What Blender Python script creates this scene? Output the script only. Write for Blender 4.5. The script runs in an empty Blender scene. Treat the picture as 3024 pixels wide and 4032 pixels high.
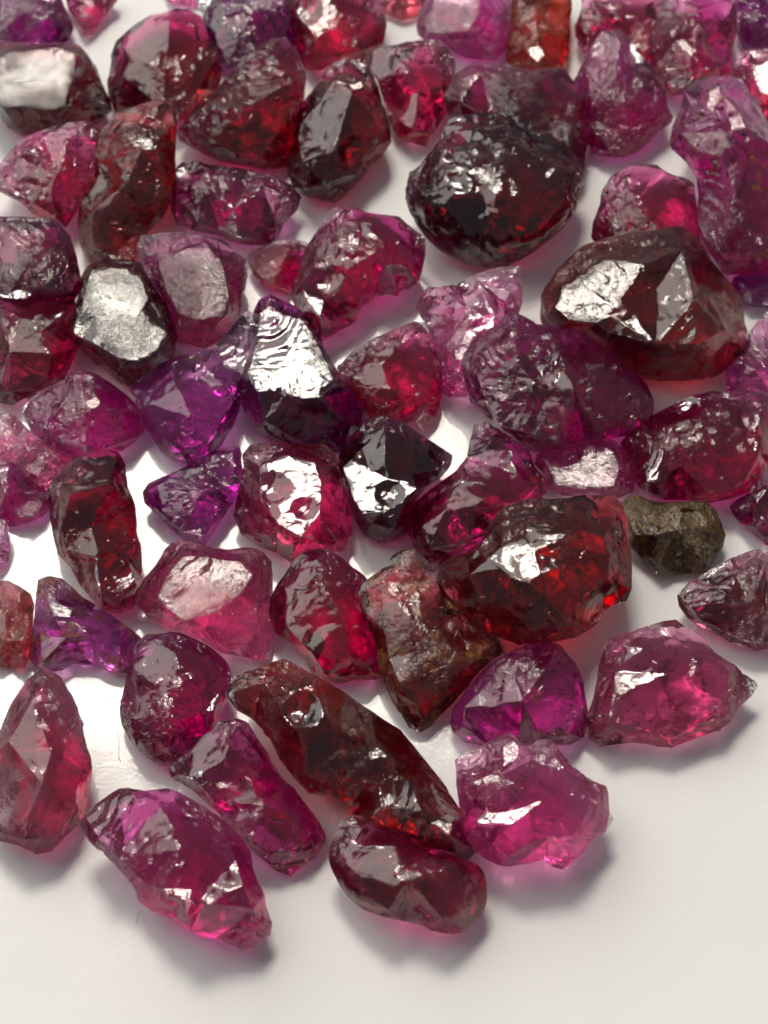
import bpy, math, random
import numpy as np
from mathutils import Vector
from mathutils.geometry import delaunay_2d_cdt

S = bpy.context.scene
COL = S.collection
# ------------------------------------------------------------------ camera
ELEV = math.radians(56.0)          # the camera looks down on the plate at this angle
DIST = 0.140                       # metres from lens to the plate, picture centre
WIDTH = 0.045                      # metres of plate across the picture
cam_d = bpy.data.cameras.new('camera'); cam = bpy.data.objects.new('camera', cam_d); COL.objects.link(cam)
cam_d.sensor_fit = 'HORIZONTAL'; cam_d.sensor_width = 36.0; cam_d.lens = 36.0 * DIST / WIDTH
cam_d.clip_start = 0.005; cam_d.clip_end = 20.0
CAM = np.array([0.0, -DIST * math.cos(ELEV), DIST * math.sin(ELEV)])
cam.location = CAM; cam.rotation_euler = (math.pi / 2 - ELEV, 0, 0)
cam_d.dof.use_dof = True; cam_d.dof.focus_distance = 0.1335; cam_d.dof.aperture_fstop = 115.0
S.camera = cam
AX_R = np.array([1.0, 0, 0]); AX_U = np.array([0, math.sin(ELEV), math.cos(ELEV)]); AX_F = np.array([0, math.cos(ELEV), -math.sin(ELEV)])
PW, PH = 3024.0, 4032.0
def ray(px, py):
    """direction per metre of depth for a point of the photograph"""
    x = (np.asarray(px, float) - PW / 2) / PW * WIDTH / DIST
    y = (PH / 2 - np.asarray(py, float)) / PW * WIDTH / DIST
    return AX_F + x[..., None] * AX_R + y[..., None] * AX_U
# ------------------------------------------------------------------ light
W = bpy.data.worlds.new('World'); S.world = W; W.use_nodes = True
W.node_tree.nodes['Background'].inputs[0].default_value = (0.90, 0.92, 1.0, 1)
W.node_tree.nodes['Background'].inputs[1].default_value = 0.14
def area_lamp(name, loc, target, sx, sy, watts, col):
    d = bpy.data.lights.new(name, 'AREA'); d.shape = 'RECTANGLE'; d.size = sx; d.size_y = sy
    d.energy = watts; d.color = col
    o = bpy.data.objects.new(name, d); COL.objects.link(o); o.location = loc
    o.rotation_euler = (Vector(target) - Vector(loc)).to_track_quat('-Z', 'Y').to_euler()
    return o
r0 = ray(np.array(700.0), np.array(2080.0)); p0 = CAM + r0 * (CAM[2] / -r0[2])
refl = r0 / np.linalg.norm(r0) * np.array([1, 1, -1.0])
KEY = p0 + refl * 1.4
area_lamp('window_light', KEY, p0, 0.38, 0.28, 8.2, (1.0, 0.93, 0.80))
SOFT = np.array([-0.70, 0.75, 1.0])
area_lamp('soft_window_light', SOFT, (0, 0, 0), 1.7, 1.3, 13.5, (1.0, 0.95, 0.885))
S.view_settings.view_transform = 'Standard'; S.view_settings.look = 'None'
S.view_settings.gamma = 1; S.view_settings.use_curve_mapping = False; S.view_settings.exposure = 0.26
cy = S.cycles
cy.use_denoising = True; cy.max_bounces = 10; cy.transmission_bounces = 10; cy.glossy_bounces = 6; cy.diffuse_bounces = 3
cy.transparent_max_bounces = 8; cy.caustics_reflective = True; cy.caustics_refractive = True
cy.use_adaptive_sampling = True; cy.adaptive_threshold = 0.03; cy.adaptive_min_samples = 16
cy.sample_clamp_indirect = 12.0; cy.blur_glossy = 0.4
# ------------------------------------------------------------------ materials
def nt(name):
    m = bpy.data.materials.new(name); m.use_nodes = True
    n = m.node_tree; n.nodes.clear(); return m, n
def N(n, t, **k):
    q = n.nodes.new(t)
    for a, b in k.items():
        if a.startswith('i_'): q.inputs[a[2:].replace('_', ' ')].default_value = b
        else: setattr(q, a, b)
    return q
def ramp(n, src, a, b, ca=(0, 0, 0, 1), cb=(1, 1, 1, 1)):
    r = n.nodes.new('ShaderNodeValToRGB'); r.color_ramp.elements[0].position = a; r.color_ramp.elements[1].position = b
    r.color_ramp.elements[0].color = ca; r.color_ramp.elements[1].color = cb
    n.links.new(src, r.inputs[0]); return r.outputs[0]
TINT = {  # light let through by 3 mm of stone
 'rasp': (0.68, 0.105, 0.40), 'plum': (0.57, 0.125, 0.36), 'crimson': (0.62, 0.08, 0.27), 'violet': (0.60, 0.13, 0.50),
 'magenta': (0.69, 0.11, 0.47), 'lilac': (0.84, 0.37, 0.62), 'rose': (0.75, 0.25, 0.45), 'dark': (0.44, 0.06, 0.17),
 'orange': (0.80, 0.25, 0.14), 'ruby': (0.66, 0.045, 0.29), 'garnet': (0.62, 0.105, 0.15), 'olive': (0.45, 0.26, 0.10), 'purple': (0.66, 0.13, 0.46)}
DENS = 1.6
def gem_mat(name, tint, seed, rough=0.022, bump=0.34, stain=0.0, dens=1.0, grain=1.0, dust=1.0, cloud=1.0, scol=((0.085, 0.020, 0.010), (0.30, 0.095, 0.02))):
    m, n = nt(name); L = n.links.new
    T = np.array(TINT[tint]); sig = -np.log(T) / 0.003 * dens * DENS
    out = N(n, 'ShaderNodeOutputMaterial')
    D = float(sig.max()) * 1.02
    va = N(n, 'ShaderNodeVolumeAbsorption'); va.inputs['Density'].default_value = D
    va.inputs['Color'].default_value = tuple(1 - sig / D) + (1,)
    L(va.outputs[0], out.inputs['Volume'])
    tc = N(n, 'ShaderNodeTexCoord'); mp = N(n, 'ShaderNodeMapping'); L(tc.outputs['Object'], mp.inputs[0])
    mp.inputs['Location'].default_value = (seed * 1.37, seed * 0.71, seed * 2.13)
    mp.inputs['Scale'].default_value = (1000, 1000, 1000)          # texture space in millimetres
    co = mp.outputs[0]
    n1 = N(n, 'ShaderNodeTexNoise'); n1.inputs['Scale'].default_value = 3.0 * grain; n1.inputs['Detail'].default_value = 3.5; n1.inputs['Roughness'].default_value = 0.62; L(co, n1.inputs['Vector'])
    # fresh breaks stay glassy, weathered skin is pitted: the wear stored with the mesh varies the relief and the gloss
    at = N(n, 'ShaderNodeAttribute', attribute_name='wear'); msk = at.outputs['Fac']
    bst = N(n, 'ShaderNodeMath', operation='MULTIPLY_ADD'); L(msk, bst.inputs[0]); bst.inputs[1].default_value = bump; bst.inputs[2].default_value = bump * 0.4
    bp = N(n, 'ShaderNodeBump'); bp.inputs['Distance'].default_value = 0.00016; L(n1.outputs['Fac'], bp.inputs['Height']); L(bst.outputs[0], bp.inputs['Strength'])
    rr = N(n, 'ShaderNodeMath', operation='MULTIPLY_ADD'); L(msk, rr.inputs[0]); rr.inputs[1].default_value = rough * 2.0; rr.inputs[2].default_value = rough * 0.5
    g = N(n, 'ShaderNodeBsdfGlass'); g.inputs['Color'].default_value = (1, 1, 1, 1); g.inputs['IOR'].default_value = 1.74
    L(rr.outputs[0], g.inputs['Roughness']); L(bp.outputs[0], g.inputs['Normal'])
    # a thin dusty skin on the weathered places
    df = N(n, 'ShaderNodeBsdfDiffuse'); df.inputs['Color'].default_value = tuple(0.10 + 0.35 * T) + (1,); L(bp.outputs[0], df.inputs['Normal'])
    dm = N(n, 'ShaderNodeMath', operation='MULTIPLY_ADD'); L(msk, dm.inputs[0]); dm.inputs[1].default_value = 0.10 * dust; dm.inputs[2].default_value = 0.008 * dust
    dx = N(n, 'ShaderNodeMixShader'); L(dm.outputs[0], dx.inputs[0]); L(g.outputs[0], dx.inputs[1]); L(df.outputs[0], dx.inputs[2])
    # cloudy body: some of the light that enters or leaves is spread in all directions by veils and frosted breaks
    tl = N(n, 'ShaderNodeBsdfTranslucent'); tl.inputs['Color'].default_value = (0.92, 0.92, 0.92, 1); L(bp.outputs[0], tl.inputs['Normal'])
    fm = N(n, 'ShaderNodeMath', operation='MULTIPLY_ADD'); L(msk, fm.inputs[0]); fm.inputs[1].default_value = 0.13 * cloud; fm.inputs[2].default_value = 0.035 * cloud
    tx = N(n, 'ShaderNodeMixShader'); L(fm.outputs[0], tx.inputs[0]); L(dx.outputs[0], tx.inputs[1]); L(tl.outputs[0], tx.inputs[2])
    # dark healed cracks and specks that reach the surface
    av = N(n, 'ShaderNodeAttribute', attribute_name='vein'); fv = N(n, 'ShaderNodeMath', operation='MULTIPLY'); L(av.outputs['Fac'], fv.inputs[0]); fv.inputs[1].default_value = 0.75
    dk = N(n, 'ShaderNodeBsdfDiffuse'); dk.inputs['Color'].default_value = (0.035, 0.010, 0.012, 1)
    vx = N(n, 'ShaderNodeMixShader'); L(fv.outputs[0], vx.inputs[0]); L(tx.outputs[0], vx.inputs[1]); L(dk.outputs[0], vx.inputs[2])
    sh = vx.outputs[0]
    if stain > 0:
        ns = N(n, 'ShaderNodeTexNoise'); ns.inputs['Scale'].default_value = 0.7; ns.inputs['Detail'].default_value = 7; ns.inputs['Roughness'].default_value = .65
        ms = N(n, 'ShaderNodeMapping'); ms.inputs['Location'].default_value = (5.3, 1.9, 8.8); L(co, ms.inputs[0]); L(ms.outputs[0], ns.inputs['Vector'])
        th = 0.68 - 0.30 * stain
        sm = ramp(n, ns.outputs['Fac'], th, th + 0.09)
        sc = ramp(n, n1.outputs['Fac'], 0.35, 0.65, scol[0] + (1,), scol[1] + (1,))
        st = N(n, 'ShaderNodeBsdfPrincipled'); L(sc, st.inputs['Base Color']); st.inputs['Roughness'].default_value = 0.3
        st.inputs['Transmission Weight'].default_value = 0.35; st.inputs['IOR'].default_value = 1.6
        L(bp.outputs[0], st.inputs['Normal'])
        mx = N(n, 'ShaderNodeMixShader'); f = N(n, 'ShaderNodeMath', operation='MULTIPLY'); L(sm, f.inputs[0]); f.inputs[1].default_value = 0.85
        L(f.outputs[0], mx.inputs[0]); L(sh, mx.inputs[1]); L(st.outputs[0], mx.inputs[2]); sh = mx.outputs[0]
    L(sh, out.inputs['Surface'])
    return m
def plate_mat():
    m, n = nt('white_glazed_plate'); L = n.links.new
    out = N(n, 'ShaderNodeOutputMaterial'); g = N(n, 'ShaderNodeBsdfPrincipled'); L(g.outputs[0], out.inputs['Surface'])
    tc = N(n, 'ShaderNodeTexCoord'); mp = N(n, 'ShaderNodeMapping'); mp.inputs['Scale'].default_value = (1000, 1000, 1000); L(tc.outputs['Object'], mp.inputs[0])
    nz = N(n, 'ShaderNodeTexNoise'); nz.inputs['Scale'].default_value = 0.08; nz.inputs['Detail'].default_value = 3; L(mp.outputs[0], nz.inputs['Vector'])
    L(ramp(n, nz.outputs['Fac'], 0.3, 0.7, (0.83, 0.828, 0.82, 1), (0.865, 0.86, 0.85, 1)), g.inputs['Base Color'])
    fz = N(n, 'ShaderNodeTexNoise'); fz.inputs['Scale'].default_value = 5.0; fz.inputs['Detail'].default_value = 5; L(mp.outputs[0], fz.inputs['Vector'])
    wz = N(n, 'ShaderNodeTexNoise'); wz.inputs['Scale'].default_value = 0.5; wz.inputs['Detail'].default_value = 2; L(mp.outputs[0], wz.inputs['Vector'])
    ad = N(n, 'ShaderNodeMath', operation='MULTIPLY_ADD'); L(wz.outputs['Fac'], ad.inputs[0]); ad.inputs[1].default_value = 2.0; L(fz.outputs['Fac'], ad.inputs[2])
    # hairline scratches: long thin noise streaks in two directions, broken up by a second noise
    gate = N(n, 'ShaderNodeTexNoise'); gate.inputs['Scale'].default_value = 0.16; gate.inputs['Detail'].default_value = 2; L(mp.outputs[0], gate.inputs['Vector'])
    gm = ramp(n, gate.outputs['Fac'], 0.44, 0.58); sr = None
    for ang, sx, th in ((0.62, 7.0, 0.715), (0.95, 9.0, 0.73), (-0.5, 8.0, 0.75)):
        m2 = N(n, 'ShaderNodeMapping'); m2.inputs['Rotation'].default_value = (0, 0, -ang); L(mp.outputs[0], m2.inputs[0])
        m3 = N(n, 'ShaderNodeMapping'); m3.inputs['Scale'].default_value = (0.09, sx, 1.0); L(m2.outputs[0], m3.inputs[0])
        q = N(n, 'ShaderNodeTexNoise'); q.inputs['Scale'].default_value = 1.0; q.inputs['Detail'].default_value = 1; L(m3.outputs[0], q.inputs['Vector'])
        o_ = ramp(n, q.outputs['Fac'], th, th + 0.03)
        if sr is None: sr = o_
        else:
            mm = N(n, 'ShaderNodeMath', operation='MAXIMUM'); L(sr, mm.inputs[0]); L(o_, mm.inputs[1]); sr = mm.outputs[0]
    sg = N(n, 'ShaderNodeMath', operation='MULTIPLY'); L(sr, sg.inputs[0]); L(gm, sg.inputs[1])
    mc = N(n, 'ShaderNodeMix', data_type='RGBA'); L(sg.outputs[0], mc.inputs[0])
    L(g.inputs['Base Color'].links[0].from_socket, mc.inputs[6]); mc.inputs[7].default_value = (0.93, 0.92, 0.90, 1); L(mc.outputs[2], g.inputs['Base Color'])
    ah = N(n, 'ShaderNodeMath', operation='MULTIPLY_ADD'); L(sg.outputs[0], ah.inputs[0]); ah.inputs[1].default_value = -2.2; L(ad.outputs[0], ah.inputs[2])
    bp = N(n, 'ShaderNodeBump'); bp.inputs['Strength'].default_value = 0.035; bp.inputs['Distance'].default_value = 0.0001; L(ah.outputs[0], bp.inputs['Height'])
    L(bp.outputs[0], g.inputs['Normal']); g.inputs['Roughness'].default_value = 0.05; g.inputs['IOR'].default_value = 1.5
    g.inputs['Specular IOR Level'].default_value = 0.26
    return m
# ------------------------------------------------------------------ the plate
def plate():
    # shallow dish turned about its own axis: flat well, then a gentle rise towards the rim
    cx, cyy = -0.010, 0.030
    prof = [(0.0, 0.0)]
    for i in range(1, 13): prof.append((0.058 * i / 12, 0.0))
    for i in range(1, 25):
        t = i / 24; prof.append((0.058 + 0.040 * t, 0.0032 * t * t))
    prof += [(0.100, 0.0040), (0.1012, 0.0039), (0.1015, 0.0030), (0.098, 0.0005), (0.075, -0.0016), (0.060, -0.0034), (0.0, -0.0034)]
    nseg = 160; V = []; F = []
    for r, z in prof:
        for k in range(nseg):
            a = 2 * math.pi * k / nseg; V.append((cx + r * math.cos(a), cyy + r * math.sin(a), z))
    for i in range(len(prof) - 1):
        for k in range(nseg):
            k2 = (k + 1) % nseg; F.append((i * nseg + k, (i + 1) * nseg + k, (i + 1) * nseg + k2, i * nseg + k2))
    me = bpy.data.meshes.new('plate'); me.from_pydata(V, [], F); me.validate()
    me.polygons.foreach_set('use_smooth', [True] * len(me.polygons)); me.materials.append(plate_mat())
    o = bpy.data.objects.new('plate', me); COL.objects.link(o)
    o['label'] = 'glossy white plate with faint scratches under all the rough gemstones'; o['category'] = 'plate'
    return o
plate()
# ------------------------------------------------------------------ rough stones
def hash3(ix, iy, iz, s):
    h = (ix * 374761393 + iy * 668265263 + iz * 2147483647 + s * 974711) & 0xffffffff
    h = ((h ^ (h >> 13)) * 1274126177) & 0xffffffff
    return ((h ^ (h >> 16)) & 0xffff) / 32767.5 - 1.0
def vnoise(P, s):
    I = np.floor(P).astype(np.int64); f = P - I; f = f * f * f * (f * (f * 6 - 15) + 10)
    r = 0
    for dx in (0, 1):
        for dy in (0, 1):
            for dz in (0, 1):
                w = (f[:, 0] if dx else 1 - f[:, 0]) * (f[:, 1] if dy else 1 - f[:, 1]) * (f[:, 2] if dz else 1 - f[:, 2])
                r = r + w * hash3(I[:, 0] + dx, I[:, 1] + dy, I[:, 2] + dz, s)
    return r
def facets(P, s):
    """broken faces: each cell of a scattered point set is a plane with a tilt of its own"""
    I = np.floor(P).astype(np.int64); best = np.full(len(P), 9.0); val = np.zeros(len(P))
    for dx in (-1, 0, 1):
        for dy in (-1, 0, 1):
            for dz in (-1, 0, 1):
                J = I + np.array([dx, dy, dz]); h = lambda k: hash3(J[:, 0], J[:, 1], J[:, 2], s * 11 + k)
                C = J + 0.5 + 0.42 * np.stack([h(0), h(1), h(2)], 1); d = P - C; q = (d * d).sum(1)
                g = np.stack([h(3), h(4), h(5)], 1); w = q < best
                best = np.where(w, q, best); val = np.where(w, (d * g).sum(1), val)
    return val, np.sqrt(best)
def inside(p, poly):
    x, y = p; c = False; j = len(poly) - 1
    for i in range(len(poly)):
        if (poly[i][1] > y) != (poly[j][1] > y) and x < (poly[j][0] - poly[i][0]) * (y - poly[i][1]) / (poly[j][1] - poly[i][1]) + poly[i][0]: c = not c
        j = i
    return c
def edge_dist(p, poly):
    a = np.asarray(poly); b = np.roll(a, -1, 0); d = b - a; q = np.asarray(p) - a
    t = np.clip((q * d).sum(1) / np.maximum((d * d).sum(1), 1e-12), 0, 1)
    return float(np.sqrt(((q - t[:, None] * d) ** 2).sum(1)).min())
def subdiv(V, T, R):
    E = np.sort(np.concatenate([T[:, [0, 1]], T[:, [1, 2]], T[:, [2, 0]]]), 1)
    U, inv = np.unique(E, axis=0, return_inverse=True); inv = inv.reshape(-1)
    M = (V[U[:, 0]] + V[U[:, 1]]) / 2; n = len(V); k = len(T)
    a, b, c = inv[:k] + n, inv[k:2 * k] + n, inv[2 * k:] + n
    T2 = np.concatenate([np.stack([T[:, 0], a, c], 1), np.stack([a, T[:, 1], b], 1), np.stack([c, b, T[:, 2]], 1), np.stack([a, b, c], 1)])
    key = U[:, 0].astype(np.int64) * n + U[:, 1]; rs = np.sort(R, 1); m = np.searchsorted(key, rs[:, 0].astype(np.int64) * n + rs[:, 1]) + n
    R2 = np.concatenate([np.stack([R[:, 0], m], 1), np.stack([m, R[:, 1]], 1)])
    return np.concatenate([V, M]), T2, R2
def normals(V, T):
    fn = np.cross(V[T[:, 1]] - V[T[:, 0]], V[T[:, 2]] - V[T[:, 0]]); n = np.zeros_like(V)
    for k in range(3): np.add.at(n, T[:, k], fn)
    return n / np.maximum(np.linalg.norm(n, axis=1), 1e-20)[:, None]
def smooth(V, T, R, f):
    E = np.concatenate([T[:, [0, 1]], T[:, [1, 2]], T[:, [2, 0]]]); s = np.zeros_like(V); c = np.zeros(len(V))
    for a, b in ((0, 1), (1, 0)): np.add.at(s, E[:, a], V[E[:, b]]); np.add.at(c, E[:, a], 1)
    rim = np.unique(R); s[rim] = 0; c[rim] = 0          # the girdle is smoothed along itself only, so the outline keeps its size
    for a, b in ((0, 1), (1, 0)): np.add.at(s, R[:, a], V[R[:, b]]); np.add.at(c, R[:, a], 1)
    return V + f * (s / c[:, None] - V)
SC = 1100 / 1659.0; SJ = 1332 / 1659.0; SP = 3024 / 1659.0
TILE = {'A': (0, 0, SC), 'B': (1000, 0, SC), 'C': (1924, 0, SC), 'D': (0, 900, SC), 'E': (1000, 900, SC), 'F': (1924, 900, SC),
        'G': (0, 1800, SC), 'H': (1000, 1800, SC), 'I': (1924, 1800, SC), 'J': (0, 2700, SJ), 'K': (1200, 2700, SJ), 'P': (0, 0, SP)}
CTILT = 0.5     # how far a stone's girdle leans from facing the camera to lying flat
GIR = CTILT / math.tan(ELEV)
ZMIN = 0.00006
def stone(seed, tile, outline, label, tint, H=0.34, top=(), lift=0.0, cat='gemstone', base=0.10, rounding=0, scoops=4, dull=0.0,
          rough=0.022, bump=0.34, stain=0.0, dens=1.0, grain=1.0, streak=0.0, dust=0.25, cloud=1.0, wav=1.0, chip=1.0, pit=0.0, tw=0.3, rip=(), tops=(), sd=0, pts=(), group=None):
    rnd = random.Random((seed + 1000 * sd) * 7919 + 13)
    if stain == 0 and rnd.random() < 0.35: stain = rnd.uniform(0.06, 0.16)
    ox, oy, sc = TILE[tile]
    cv = lambda L: [(ox + x * sc, oy + y * sc) for x, y in L]
    O = cv(outline)
    area = sum(O[i - 1][0] * O[i][1] - O[i][0] * O[i - 1][1] for i in range(len(O)))
    if area > 0: O = O[::-1]                       # picture y points down: counter-clockwise as the camera sees it
    Oa = np.array(O); c = Oa.mean(0); O = [(c[0] + (x - c[0]) * 1.042, c[1] + (y - c[1]) * 1.042) for x, y in O]; Oa = np.array(O); size_px = math.sqrt(abs(area) / 2)
    mpp = WIDTH / PW                                # metres per photo pixel near the plate
    # depth of the girdle
    r = ray(Oa[:, 0], Oa[:, 1]); v = -(Oa[:, 1] - c[1]) * mpp
    off = GIR * v; zlow = lift + base * size_px * mpp
    dC = float(np.min((CAM[2] - zlow) / (-r[:, 2]) - off))
    k = dC / DIST; size = size_px * mpp * k
    def girdle(x, y): return dC + GIR * (-(y - c[1]) * mpp * k)
    Hm = H * size
    # ---- front
    def build(front, table):
        bias = lambda p: 1 + (0.45 if front else -0.1) * max(-1, min(1, (p[1] - c[1]) / size_px * 1.6))
        P = []; hh = []
        for i, o in enumerate(O):
            t = rnd.uniform(0.10, 0.30); p = (o[0] + (c[0] - o[0]) * t, o[1] + (c[1] - o[1]) * t)
            h = rnd.uniform(0.45, 0.95) * (0.65 + t)
            if rnd.random() < 0.25: continue
            if not inside(p, O) or edge_dist(p, O) < 0.06 * size_px: continue
            if any(inside(p, t_) or edge_dist(p, t_) < 0.07 * size_px for t_ in table): continue
            if any(math.hypot(p[0] - q[0], p[1] - q[1]) < 0.17 * size_px for q in P): continue
            P.append(p); hh.append(h * bias(p))
        for j in range(40):
            if len(P) > 16: break
            a = rnd.uniform(0, 6.283); q = rnd.uniform(0, 0.5) * size_px; p = (c[0] + q * math.cos(a), c[1] + q * math.sin(a) * 1.0)
            if not inside(p, O) or edge_dist(p, O) < 0.16 * size_px: continue
            if any(inside(p, t_) or edge_dist(p, t_) < 0.1 * size_px for t_ in table): continue
            if any(math.hypot(p[0] - w[0], p[1] - w[1]) < 0.27 * size_px for w in P): continue
            P.append(p); hh.append(rnd.uniform(0.75, 1.15) * bias(p))
        return P, hh
    tables = []; tabd = []
    for poly, dl, hf in ([(top, dull, 1.0)] if top else []) + [(t_, 0.0, 0.95) for t_ in tops]:
        tb = cv(poly)
        a2 = sum(tb[i - 1][0] * tb[i][1] - tb[i][0] * tb[i - 1][1] for i in range(len(tb)))
        if a2 > 0: tb = tb[::-1]
        tc = np.array(tb).mean(0); hf = hf * (1 + 0.35 * (tc[1] - c[1]) / size_px * (poly is not top)) * min(1, 0.35 + edge_dist(tc, O) / size_px * 3)
        Q0 = CAM + ray(tc[0], tc[1]) * (girdle(*tc) - Hm * hf)
        vv = CAM - Q0; vv /= np.linalg.norm(vv); ll = KEY - Q0; ll /= np.linalg.norm(ll); nn = vv + ll; nn /= np.linalg.norm(nn)
        jt = np.array([rnd.gauss(0, 1), rnd.gauss(0, 1), 0]) * 0.010
        if dl:
            a = rnd.uniform(0, 6.28); jt = jt + np.array([math.cos(a), math.sin(a), 0]) * dl
        nn = nn + jt; nn /= np.linalg.norm(nn); td = []
        for p in tb:
            rr = ray(np.array(p[0]), np.array(p[1])); d = np.dot(Q0 - CAM, nn) / np.dot(rr, nn); td.append(girdle(*p) - d)
        lo = min(td)
        if lo < 0.05 * size: td = [t + 0.05 * size - lo for t in td]
        tables.append(tb); tabd.append(td)
    table = tables
    def cdt(P, hh, extra, exth):
        n0 = len(O); flat = [q for e in extra for q in e]; vs = [Vector(((x - c[0]) / size_px, (y - c[1]) / size_px)) for x, y in O + list(P) + flat]
        hv = [0.0] * n0 + list(hh) + [q for e in exth for q in e]
        eds = []; b = n0 + len(P)
        for e in extra:
            eds += [(b + i, b + (i + 1) % len(e)) for i in range(len(e))]; b += len(e)
        ov, oe, of, mv, me_, mf = delaunay_2d_cdt(vs, eds, [list(range(n0))], 1, 1e-5)
        H2 = []
        for i, q in enumerate(ov):
            if mv[i]: H2.append((hv[mv[i][0]], mv[i][0]))
            else: H2.append((0.0, -1))
        T = []
        for f in of:
            if len(f) != 3: continue
            a, b, d = (ov[t] for t in f)
            cr = (b - a).cross(d - a)
            T.append(tuple(f) if cr < 0 else (f[0], f[2], f[1]))      # y down: negative = counter-clockwise to the camera
        return ov, H2, T
    def glare(fv, fh, fT):
        # how much of the plain broken face would mirror the window straight into the lens
        n1 = len(O) + len(P); tot = 0.0
        X3 = []
        for q_, h_ in zip(fv, fh):
            x, y = c[0] + q_.x * size_px, c[1] + q_.y * size_px; X3.append(CAM + ray(np.array(x), np.array(y)) * (girdle(x, y) - h_[0]))
        for t_ in fT:
            if all(fh[i][1] >= n1 for i in t_): continue
            a, b, d = (X3[i] for i in t_); nn = np.cross(b - a, d - a); ar = np.linalg.norm(nn) / 2
            if ar == 0: continue
            nn /= 2 * ar; m_ = (a + b + d) / 3; v_ = CAM - m_; v_ /= np.linalg.norm(v_); l_ = KEY - m_; l_ /= np.linalg.norm(l_); hv_ = v_ + l_; hv_ /= np.linalg.norm(hv_)
            cs = abs(float(nn @ hv_)); ang = math.degrees(math.acos(min(1, cs)))
            tot += ar / size ** 2 * max(0.0, 1 - ang / 16.0)
        return tot
    best = None
    for attempt in range(14):
        P, hh = build(True, tables); hh = [q * Hm for q in hh]
        for (x, y, q) in pts:
            x, y = ox + x * sc, oy + y * sc
            if any(inside((x, y), t_) for t_ in tables): continue
            keep = [i for i in range(len(P)) if math.hypot(P[i][0] - x, P[i][1] - y) > 0.2 * size_px]
            P = [P[i] for i in keep] + [(x, y)]; hh = [hh[i] for i in keep] + [q * Hm]
        res = cdt(P, hh, tables, tabd); gl = glare(*res)
        if best is None or gl < best[0]: best = (gl, res)
        if gl < 0.02: break
    fv, fh, fT = best[1]
    P2, h2 = build(False, []); h2 = [-q * Hm * 1.25 for q in h2]
    bv, bh, bT = cdt(P2, h2, [], [])
    verts = []; idx = {}
    def add(q, h, key):
        if key is not None and key in idx: return idx[key]
        x, y = c[0] + q.x * size_px, c[1] + q.y * size_px
        verts.append((x, y, h))
        if key is not None: idx[key] = len(verts) - 1
        return len(verts) - 1
    n0 = len(O)
    mf_ = [add(q, h[0], ('o', h[1]) if 0 <= h[1] < n0 else None) for q, h in zip(fv, fh)]
    mb_ = [add(q, h[0], ('o', h[1]) if 0 <= h[1] < n0 else None) for q, h in zip(bv, bh)]
    T = np.array([[mf_[i] for i in t] for t in fT] + [[mb_[t[0]], mb_[t[2]], mb_[t[1]]] for t in bT])
    A = np.array(verts)
    rr = ray(A[:, 0], A[:, 1]); d = girdle(A[:, 0], A[:, 1]) - A[:, 2]
    V = CAM + rr * d[:, None]
    def onplate(V):
        # nothing of the stone goes below the plate: slide such points back along their own sight line
        w = V - CAM; low = V[:, 2] < ZMIN
        s = (ZMIN - CAM[2]) / w[:, 2]; V = V.copy(); V[low] = CAM + w[low] * s[low][:, None]; return V
    V = onplate(V)
    R = np.array([[idx[('o', i)], idx[('o', (i + 1) % n0)]] for i in range(n0)])
    V, T, R = subdiv(V, T, R); V, T, R = subdiv(V, T, R)
    for _ in range(rounding * 2): V = smooth(V, T, R, 0.45)
    V, T, R = subdiv(V, T, R)
    if rounding > 2: V = smooth(V, T, R, 0.5)
    V, T, R = subdiv(V, T, R)
    V = smooth(V, T, R, 0.08)
    # ---- shell-like breaks: shallow spherical bites with ripples running out from where the blow fell
    base_p = V.mean(0); q = np.random.RandomState(seed)
    nv = normals(V, T)
    for s in range(scoops):
        i = q.randint(len(V))
        n_i = nv[i]; Rs = size * q.uniform(0.28, 0.8); dep = size * q.uniform(0.02, 0.065)
        C = V[i] + n_i * (Rs - dep)
        w = V - C; dist = np.linalg.norm(w, axis=1); inn = (dist < Rs) & ((nv @ n_i) > 0.2)
        if not inn.any(): continue
        e1 = np.cross(n_i, [0.3, 0.5, 0.8]); e1 /= np.linalg.norm(e1)
        hit = V[i] + e1 * math.sqrt(max(Rs * Rs - (Rs - dep) ** 2, 1e-12)) * 1.0
        rad = np.linalg.norm(V[inn] - hit, axis=1); lam = size * q.uniform(0.05, 0.10)
        wvy = np.sin(rad / lam * 6.283) * size * 0.0022 * q.uniform(0.2, 1.2)
        V[inn] = C + w[inn] / dist[inn][:, None] * (Rs + wvy)[:, None]
    nv = normals(V, T); X = V / size
    # nearness to the girdle and to the ridges
    rim = V[np.unique(R)][::3]
    dr = np.sqrt(((V[:, None, :] - rim[None]) ** 2).sum(2).min(1)) / size if len(V) * len(rim) < 4e7 else np.ones(len(V))
    wr = np.clip(dr / 0.08, 0.30, 1)
    sm = smooth(V, T, R, 1.0); curv = np.einsum('ij,ij->i', V - sm, nv) / size
    for _ in range(3): curv = smooth(curv[:, None], T, R, 0.6)[:, 0]
    ridge = np.clip(curv / 0.004, 0, 1)
    n3 = vnoise(X * 2.3 + 9.1 + seed, seed + 7); wear = np.clip(0.40 + 1.7 * n3 + 0.5 * vnoise(X * 8 + seed, seed + 8), 0, 1)
    # where the stone's flat top lies, the break is cleaner
    w = V - CAM; dep_ = w @ AX_F
    px = PW / 2 + (w @ AX_R) / dep_ * DIST / WIDTH * PW; py = PH / 2 - (w @ AX_U) / dep_ * DIST / WIDTH * PW
    front = np.clip(-(nv * w).sum(1) / np.linalg.norm(w, axis=1) * 3, 0, 1)
    tab = np.zeros(len(V))
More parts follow.
